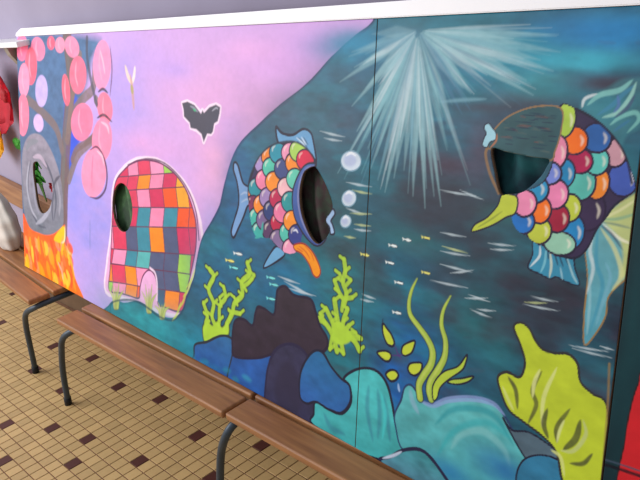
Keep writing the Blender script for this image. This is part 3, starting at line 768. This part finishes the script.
    poly(b, frame(480, 100, 4.8, [(24, 120), (42, 112), (58, 132), (76, 158), (74, 190), (48, 202), (32, 228), (12, 216), (20, 182), (30, 160), (20, 138)]), (160, 208, 222), ol=INK, ow=.4)
    stroke(b, [(490, 148), (496, 141), (497, 134)], 1, (190, 120, 80), .9)
    # ---------------- grass at the foot of the tent
    for x, y, h_ in [(116, 303, 20), (149, 307, 22), (162, 313, 10)]:
        for d, w in ((-7, .7), (-3.5, 1.), (0, .8), (3, 1.), (7.5, .6)):
            pts = [(x + d * .2, y + 4), (x + d * .45, y - h_ * .3), (x + d, y - h_ * w)]
            stroke(b, pts, 2.0, (96, 110, 70), .8, taper='end')
            stroke(b, pts, 1.5, (206, 214, 140) if d < 0 else (184, 204, 110), .9, taper='end')
    for x, y in [(176, 318), (182, 306), (187, 294), (190, 285)]:
        stroke(b, [(x - 4, y + 3), (x + 1, y - 4), (x + 5, y - 16)], 1, (190, 214, 80), .8)
    stroke(b, [(110, 312), (112, 303), (122, 300), (136, 301), (148, 308), (160, 317), (174, 320), (184, 308)], .8, (34, 70, 90), .9)
    for i in range(26):
        x = r2.uniform(112, 250)
        y = 318 + (x - 112) * .42 + r2.uniform(0, 20)
        stroke(b, [(x, y), (x + r2.uniform(6, 14), y + r2.uniform(0, 6))], 2, r2.choice([(30, 160, 170), (60, 186, 190), (30, 124, 160), (40, 150, 130)]), .4, soft=1.5)
    # far board: deep teal night water with the edge of a red shape
    far = S > RIGHT + .001
    if far.any():
        idx = np.nonzero(far)[0]
        X, Y = S[idx], T[idx]
        n = fbm(X * 18, Y * 9, 21)[:, None]
        b.C[idx] = lin((12, 24, 34)) * (1 - n) + lin((20, 66, 72)) * n
        blob(b, 636, 300, 8, 60, (20, 66, 72), .6)
        poly(b, [(650, 370), (638, 384), (630, 410), (625, 440), (621, 500), (700, 520), (740, 380)], (206, 34, 42), ol=(40, 30, 34), ow=.6)
        stroke(b, [(590, 463), (606, 465), (640, 476)], 1.6, (16, 18, 30), taper='')
        stroke(b, [(590, 458), (606, 460), (640, 471)], .8, (64, 80, 100), taper='')
    # brush texture over everything
    v = 1 + .10 * (fbm(S * 70, T * 90, 31) - .5) + .08 * (fbm(S * 12, T * 30, 33) - .5)
    b.C[:] = np.clip(b.C * v[:, None], .002, .96)


HOLES = {
    'knot': frame(20, 140, 4.8, [(64, 112), (85, 104), (114, 124), (140, 165), (154, 220), (154, 280), (140, 330), (115, 352), (96, 342), (82, 300), (72, 230), (63, 165)]),
    'ear': ell(122.5, 207.5, 9.8, 24.5, -4, 18),
    'left_fish': [(315, 167), (322, 177), (330, 195), (332.5, 208), (326, 219), (329.5, 231), (325, 239), (318, 244), (311, 238), (304, 223), (300, 207), (299.5, 190), (303, 174), (308, 168.5)],
    'right_fish': [(491.5, 149), (507, 152), (532, 157), (548.8, 159.6), (546, 168), (540.4, 177), (528, 188.5), (519.6, 193), (508, 194), (499.8, 193.7), (494.6, 173)],
}

m_paint = bpy.data.materials.new('mural_paint')
m_paint.use_nodes = True
nt = m_paint.node_tree
pb = nt.nodes['Principled BSDF']
va = nt.nodes.new('ShaderNodeVertexColor')
va.layer_name = 'paint'
nt.links.new(va.outputs['Color'], pb.inputs['Base Color'])
pb.inputs['Roughness'].default_value = .42
pb.inputs['Specular IOR Level'].default_value = .16
nz = nt.nodes.new('ShaderNodeTexNoise')
nz.inputs['Scale'].default_value = 90
nz.inputs['Detail'].default_value = 3
tcn = nt.nodes.new('ShaderNodeTexCoord')
nt.links.new(tcn.outputs['Object'], nz.inputs['Vector'])
bpn = nt.nodes.new('ShaderNodeBump')
bpn.inputs['Strength'].default_value = .15
bpn.inputs['Distance'].default_value = .001
nt.links.new(nz.outputs['Fac'], bpn.inputs['Height'])
nt.links.new(bpn.outputs['Normal'], pb.inputs['Normal'])
m_edge = material('raw_hardboard', (108, 82, 62), .8, .2, 60)
THICK = .009


def inside_poly(P, X, Y):
    ins = np.zeros(len(X), bool)
    for A, B in zip(P, np.roll(P, -1, 0)):
        if A[1] != B[1]:
            ins ^= ((A[1] > Y) != (B[1] > Y)) & (X < (B[0] - A[0]) * (Y - A[1]) / (B[1] - A[1]) + A[0])
    return ins


def board_object(s0, s1, holes):
    b = Board(s0, s1)
    paint(b)
    nc, nr = b.nc, b.nr
    V = np.stack([b.S, b.T, np.zeros(len(b.S))], -1)
    ii, jj = np.meshgrid(np.arange(nc - 1), np.arange(nr - 1))
    a = (jj * nc + ii).ravel()
    F = np.stack([a, a + 1, a + nc + 1, a + nc], -1)
    keep = np.ones(len(F), bool)
    cen = V[F].mean(1)
    for h in holes:
        P = cr(on_board(np.array(HOLES[h], float)), 6, True)
        rem = inside_poly(P, cen[:, 0], cen[:, 1])
        touch = np.intersect1d(np.unique(F[rem]), np.unique(F[keep & ~rem]))
        keep &= ~rem
        for vi in touch:                              # pull the cut edge onto the sawn outline
            best, bp = 9, None
            for A, B in zip(P, np.roll(P, -1, 0)):
                d = B - A
                t = min(1, max(0, ((V[vi, :2] - A) @ d) / max(d @ d, 1e-12)))
                q = A + t * d
                r = np.hypot(*(q - V[vi, :2]))
                if r < best:
                    best, bp = r, q
            V[vi, :2] = bp
    F = F[keep]
    used = np.unique(F)
    remap = np.full(len(V), -1)
    remap[used] = np.arange(len(used))
    V, C, F = V[used], b.C[used], remap[F]
    me = bpy.data.meshes.new('mural_board')
    me.vertices.add(len(V))
    me.vertices.foreach_set('co', V.ravel())
    me.loops.add(F.size)
    me.loops.foreach_set('vertex_index', F.ravel().astype(np.int32))
    me.polygons.add(len(F))
    me.polygons.foreach_set('loop_start', np.arange(0, F.size, 4, dtype=np.int32))
    me.polygons.foreach_set('loop_total', np.full(len(F), 4, dtype=np.int32))
    me.update(calc_edges=True)
    me.validate()
    ca = me.color_attributes.new('paint', 'FLOAT_COLOR', 'POINT')
    ca.data.foreach_set('color', np.hstack([C, np.ones((len(C), 1))]).ravel())
    me.materials.append(m_paint)
    me.materials.append(m_edge)
    o = bpy.data.objects.new('mural_board', me)
    o.matrix_world = Matrix(((e_.x, u_.x, n_.x, P0.x), (e_.y, u_.y, n_.y, P0.y), (e_.z, u_.z, n_.z, P0.z), (0, 0, 0, 1)))
    COL.objects.link(o)
    so = o.modifiers.new('thickness', 'SOLIDIFY')
    so.thickness = THICK
    so.offset = -1
    so.material_offset = 1
    so.material_offset_rim = 1
    return o


MW = Matrix(((e_.x, u_.x, n_.x, P0.x), (e_.y, u_.y, n_.y, P0.y), (e_.z, u_.z, n_.z, P0.z), (0, 0, 0, 1)))
bo = board_object(LEFT, JOINT - .0012, ['knot', 'ear', 'left_fish'])
tag(bo, 'long painted board with lilac sky, blossom tree, flames and a patchwork dome', 'mural')
bo = board_object(JOINT + .0012, RIGHT, ['right_fish'])
tag(bo, 'dark teal painted board with star of light rays and yellow-green kelp', 'mural')
bo = board_object(RIGHT + .004, FAR, [])
tag(bo, 'dark board with a red painted edge at the far right of the row', 'mural')

# white capping rail lying on the tops of the boards
t0, t1 = HEIGHT + .001, HEIGHT + .034
bm = bmesh.new()
prof = [(LEFT, t0), (FAR, t0), (FAR, t1), (LEFT + .055, t1 - .002), (LEFT + .004, t0 + .014)]
f0 = [bm.verts.new((s, t, .004)) for s, t in prof]
f1 = [bm.verts.new((s, t, -.022)) for s, t in prof]
bm.faces.new(f0)
bm.faces.new(f1[::-1])
for k in range(5):
    bm.faces.new((f0[k], f1[k], f1[(k + 1) % 5], f0[(k + 1) % 5]))
bmesh.ops.bevel(bm, geom=bm.edges[:], offset=.002, segments=2, affect='EDGES')
rail = link_bm('capping_rail', bm, material('white_gloss_paint', (250, 248, 250), .35, .03, 8))
rail.matrix_world = MW
tag(rail, 'long white capping rail along the top edge of the painted boards', 'rail')

# ------------------------------------------------------------------ benches
m_wood = material('varnished_plank', (168, 116, 72), .45, .0, 6, rgb2=(136, 90, 56), bump=.15, stretch=(.6, 9, 9))
m_leg = material('blue_grey_steel', (66, 78, 90), .45, .25, 12, metallic=.3)
m_foot = material('black_rubber', (22, 22, 28), .7, .2, 20)
LEN, PW, GAP = 1.06, .088, .013


def leg_path(side):
    """steel tube: fixed at the wall, running forward under the planks, then bending down to the floor"""
    if side == 'left':
        xs_ = (.10, .06, .01, -.045, -.10, -.142)
    elif side == 'right':
        xs_ = (LEN + .012, LEN + .008, LEN - .012, LEN - .058, LEN - .10, LEN - .14)
    else:
        xs_ = (LEN - .012, LEN - .03, LEN - .10, LEN - .17, LEN - .215, LEN - .262)
    back = .33 if side == 'end' else .44
    return [(xs_[0], back, -.0365), (xs_[0], .2, -.0365), (xs_[0], .07, -.0375), (xs_[1], .022, -.048), (xs_[2], .0, -.085), (xs_[3], .0, -.16), (xs_[4], .0, -.27), (xs_[5], .0, -BENCH_Z + .022)]


def make_bench(sides):
    root = empty('wooden_bench', (0, 0, 0))
    for k in range(3):
        y = k * (PW + GAP)
        link_bm('plank', box_bm(.003, LEN - .003, y, y + PW, -.024, 0, .0065, 4), m_wood, root)
    for side in sides:
        p = leg_path(side)
        lg = link_bm('leg', tube_bm(p, .0118, 16, 8), m_leg, root, True)
        e = Vector(p[-1])
        d = (Vector(p[-1]) - Vector(p[-2])).normalized()
        bm = tube_bm([e - d * .014, e + d * .004, Vector((e.x + d.x * .02, e.y, -BENCH_Z + .0005))], .0145, 16, 0)
        for v in bm.verts:
            v.co.z = max(v.co.z, -BENCH_Z + .0005)
        link_bm('rubber_foot', bm, m_foot, lg, True)
    return root


b1 = make_bench(('left', 'right'))
b1.location = (-2.677, .888, BENCH_Z)
tag(b1, 'middle wooden bench under the patchwork dome, left end and leg in full view', 'bench', 'wooden benches below the mural')
b2 = make_bench(('right',))
b2.location = (-1.612, .891, BENCH_Z)
tag(b2, 'nearest wooden bench, below the teal rocks, running out of the bottom of the photo', 'bench', 'wooden benches below the mural')
b3 = make_bench(('end',))
a3 = math.radians(-4.6)
b3.rotation_euler = (0, 0, a3)
b3.location = (-2.950 - LEN * math.cos(a3), .897 - LEN * math.sin(a3), BENCH_Z)
tag(b3, 'far left wooden bench carrying the painted flames end of the mural', 'bench', 'wooden benches below the mural')


# ------------------------------------------------------------------ things behind the boards
def wall_at(px, py, Y):
    d = ((px - 320) / F_PX) * RT - ((py - 240) / F_PX) * UP + FW
    p = d * Y / d[1]
    return Vector((p[0], p[1], p[2] + EYE))


# added sheets whose dark colours stand in for the unlit space behind the openings
def cloth(ps, pad, c1, c2, scale, label):
    P = on_board(np.array(ps, float))
    (s0, t0_), (s1, t1_) = P.min(0) - pad, P.max(0) + pad
    vs, fs = [], []
    nx, nz_ = 50, 50
    for i in range(nx + 1):
        for j in range(nz_ + 1):
            u, v = s0 + (s1 - s0) * i / nx, t0_ + (t1_ - t0_) * j / nz_
            vs.append((u, v, -.030 + .006 * math.sin(u * 60 + 2 * math.sin(v * 14)) + .003 * math.sin(u * 120 + v * 40)))
    for i in range(nx):
        for j in range(nz_):
            k = i * (nz_ + 1) + j
            fs.append((k, k + nz_ + 1, k + nz_ + 2, k + 1))
    o = link_mesh('shade_backing', vs, fs, material('shade_backing', c1, .85, 0, scale, rgb2=c2, bump=.3), smooth=True)
    o.matrix_world = MW
    dm = o.modifiers.new('backing_thickness', 'SOLIDIFY')
    dm.thickness = .002
    tag(o, label, 'cloth')


cloth(HOLES['ear'], .04, (78, 116, 74), (52, 70, 54), 22, 'added green backing for the dim space seen through the oval opening in the patchwork dome')
cloth(HOLES['left_fish'], .04, (52, 66, 52), (58, 34, 40), 34, 'added dark maroon and green backing for the unlit space behind the opening of the left fish')
cloth(HOLES['right_fish'], .03, (20, 84, 88), (12, 44, 56), 24, 'added dark teal backing for the unlit space behind the opening of the right fish')

m_beam = material('brown_timber', (166, 122, 86), .6, .0, 8, rgb2=(136, 96, 70), stretch=(.5, 6, 6))
pa, pbm = wall_at(-6, 183, 1.325), wall_at(52, 213, 1.325)
dd = (pbm - pa)
bm = box_bm(-.12, dd.length + .25, -.018, .018, -.06, .06, .006, 3)
beam = link_bm('wall_plank', bm, m_beam)
beam.location = pa
beam.rotation_euler = (0, -math.atan2(dd.z, math.hypot(dd.x, dd.y)), math.atan2(dd.y, dd.x))
tag(beam, 'brown timber plank sloping along the wall behind the left end of the mural', 'plank')


def flower(loc, r, mat_p, mat_c, n, name, label, turn=0., r2_=.5):
    root = empty(name, loc)
    for k in range(n):
        a = 2 * math.pi * k / n + turn
        bm = bmesh.new()
        rows = []
        for i in range(9):
            u = i / 8
            w = r * r2_ * math.sin(math.pi * (.08 + .88 * u)) ** .8
            row = []
            for j in range(5):
                v = (j - 2) / 2
                row.append(bm.verts.new((r * u, w * v, .25 * r * u * u + .12 * r * v * v * u)))
            rows.append(row)
        for i in range(8):
            for j in range(4):
                bm.faces.new((rows[i][j], rows[i + 1][j], rows[i + 1][j + 1], rows[i][j + 1]))
        bmesh.ops.solidify(bm, geom=bm.faces[:], thickness=.0015)
        M = Matrix.Rotation(math.pi / 2, 4, 'X') @ Matrix.Rotation(a, 4, 'Z')
        bm.transform(M)
        link_bm('petal', bm, mat_p, root, True)
    bm = bmesh.new()
    bmesh.ops.create_icosphere(bm, subdivisions=3, radius=r * .2)
    for v in bm.verts:
        v.co.y *= .6
        v.co += v.co.normalized() * .06 * r * (random.random() - .5)
    link_bm('flower_centre', bm, mat_c, root, True)
    tag(root, label, 'flower')
    return root


m_red = material('red_paper', (232, 60, 78), .7, .25, 10)
m_yel = material('yellow_paper', (250, 190, 30), .7, .2, 10)
m_redc = material('dark_red_paper', (170, 30, 40), .7, .2, 10)
flower(wall_at(5, 95, 1.30), .17, m_red, m_redc, 7, 'paper_flower', 'large red paper flower on the grey wall left of the mural', .2)
flower(wall_at(-2, 134, 1.30), .13, m_yel, m_redc, 6, 'paper_flower', 'yellow paper flower below the red one, cut by the photo edge', .5)
flower(wall_at(53, 187, 1.30), .026, m_red, m_redc, 6, 'paper_flower', 'small red flower glimpsed through the knot hole of the painted tree', .1)

# leafy green plant on the sloping plank, seen through the knot hole
pl = empty('leafy_plant', wall_at(44, 192, 1.27))
m_leaf = material('green_leaf', (110, 214, 96), .55, .3, 30)
m_stem = material('green_stem', (70, 110, 50), .6, .2, 20)
for k in range(44):
    a = random.uniform(0, 2 * math.pi)
    r = random.uniform(.01, .075)
    z = random.uniform(.03, .17)
    base = Vector((r * math.cos(a) * .8, -abs(r * math.sin(a)) * .35 - .004, z))
    L, W = random.uniform(.035, .055), random.uniform(.018, .026)
    bm = bmesh.new()
    rows = []
    for i in range(7):
        u = i / 6
        w = W * math.sin(math.pi * (.05 + .93 * u)) ** .8
        rows.append([bm.verts.new((w * v, -.05 * L * abs(v), L * u - .3 * L * u * u * .3)) for v in (-1, 0, 1)])
    for i in range(6):
        for j in range(2):
            bm.faces.new((rows[i][j], rows[i + 1][j], rows[i + 1][j + 1], rows[i][j + 1]))
    bmesh.ops.solidify(bm, geom=bm.faces[:], thickness=.0008)
    bm.transform(Matrix.Translation(base) @ Matrix.Rotation(random.uniform(-1.2, 1.2), 4, 'Y') @ Matrix.Rotation(random.uniform(-.1, .6), 4, 'X'))
    link_bm('leaf', bm, m_leaf, pl, True)
bm = None
for k in range(5):
    bm = tube_bm([(0, 0, -.035), (.01 * (k - 2), -.008, .06), (.022 * (k - 2), -.012, .14)], .0025, 8, 5, bm)
link_bm('stem', bm, m_stem, pl, True)
pl.scale = (1.35, 1, 1.35)
tag(pl, 'green leafy sprig behind the knot hole at the left end of the mural', 'plant')

# pale cloth bag slumped on the far bench
bm = bmesh.new()
bmesh.ops.create_uvsphere(bm, u_segments=40, v_segments=28, radius=1)
for v in bm.verts:
    c = v.co
    z = c.z
    taper = 1 - .28 * (z + 1) / 2
    f = 1 + .05 * math.sin(7 * math.atan2(c.y, c.x) + 2 * z) + .03 * math.sin(13 * z)
    c.x *= .17 * taper * f
    c.y *= .070 * taper * f
    c.z = max(z * .16, -.135)
bag = link_bm('cloth_bag', bm, material('pale_cotton', (226, 220, 212), .9, .18, 9, bump=.3), None, True)
bag.location = (-3.72, 1.13, BENCH_Z + .1375)
bag.rotation_euler = (0, 0, math.radians(-6))
tag(bag, 'pale grey-white cloth bag slumped on the far bench at the left edge', 'bag')
bm = tube_bm([(-.05, 0, .10), (-.045, 0, .15), (0, 0, .17), (.045, 0, .15), (.05, 0, .10)], .006, 10, 6)
link_bm('handle', bm, bag.data.materials[0], bag, True)

# shelf on the wall at the top left
c = wall_at(0, 45, 1.25)
sh = link_bm('wall_shelf', box_bm(c.x - .55, c.x + .22, 1.235, 1.345, c.z - .011, c.z + .011, .003, 2), material('white_shelf_paint', (240, 240, 240), .4, .04, 8))
tag(sh, 'white shelf edge on the wall at the top left, behind the mural corner', 'shelf')
bm = bmesh.new()
A = [(0, 0, 0), (0, .085, 0), (0, .085, -.11), (0, .05, -.10), (0, .01, -.035)]
f0 = [bm.verts.new((x - .02, y, z)) for x, y, z in A]
f1 = [bm.verts.new((x + .02, y, z)) for x, y, z in A]
bm.faces.new(f0)
bm.faces.new(f1[::-1])
for k in range(5):
    bm.faces.new((f0[k], f1[k], f1[(k + 1) % 5], f0[(k + 1) % 5]))
br = link_bm('bracket', bm, material('tan_metal', (150, 138, 124), .5, .2, 14), sh)
br.location = (c.x + .03, 1.255, c.z - .0115)
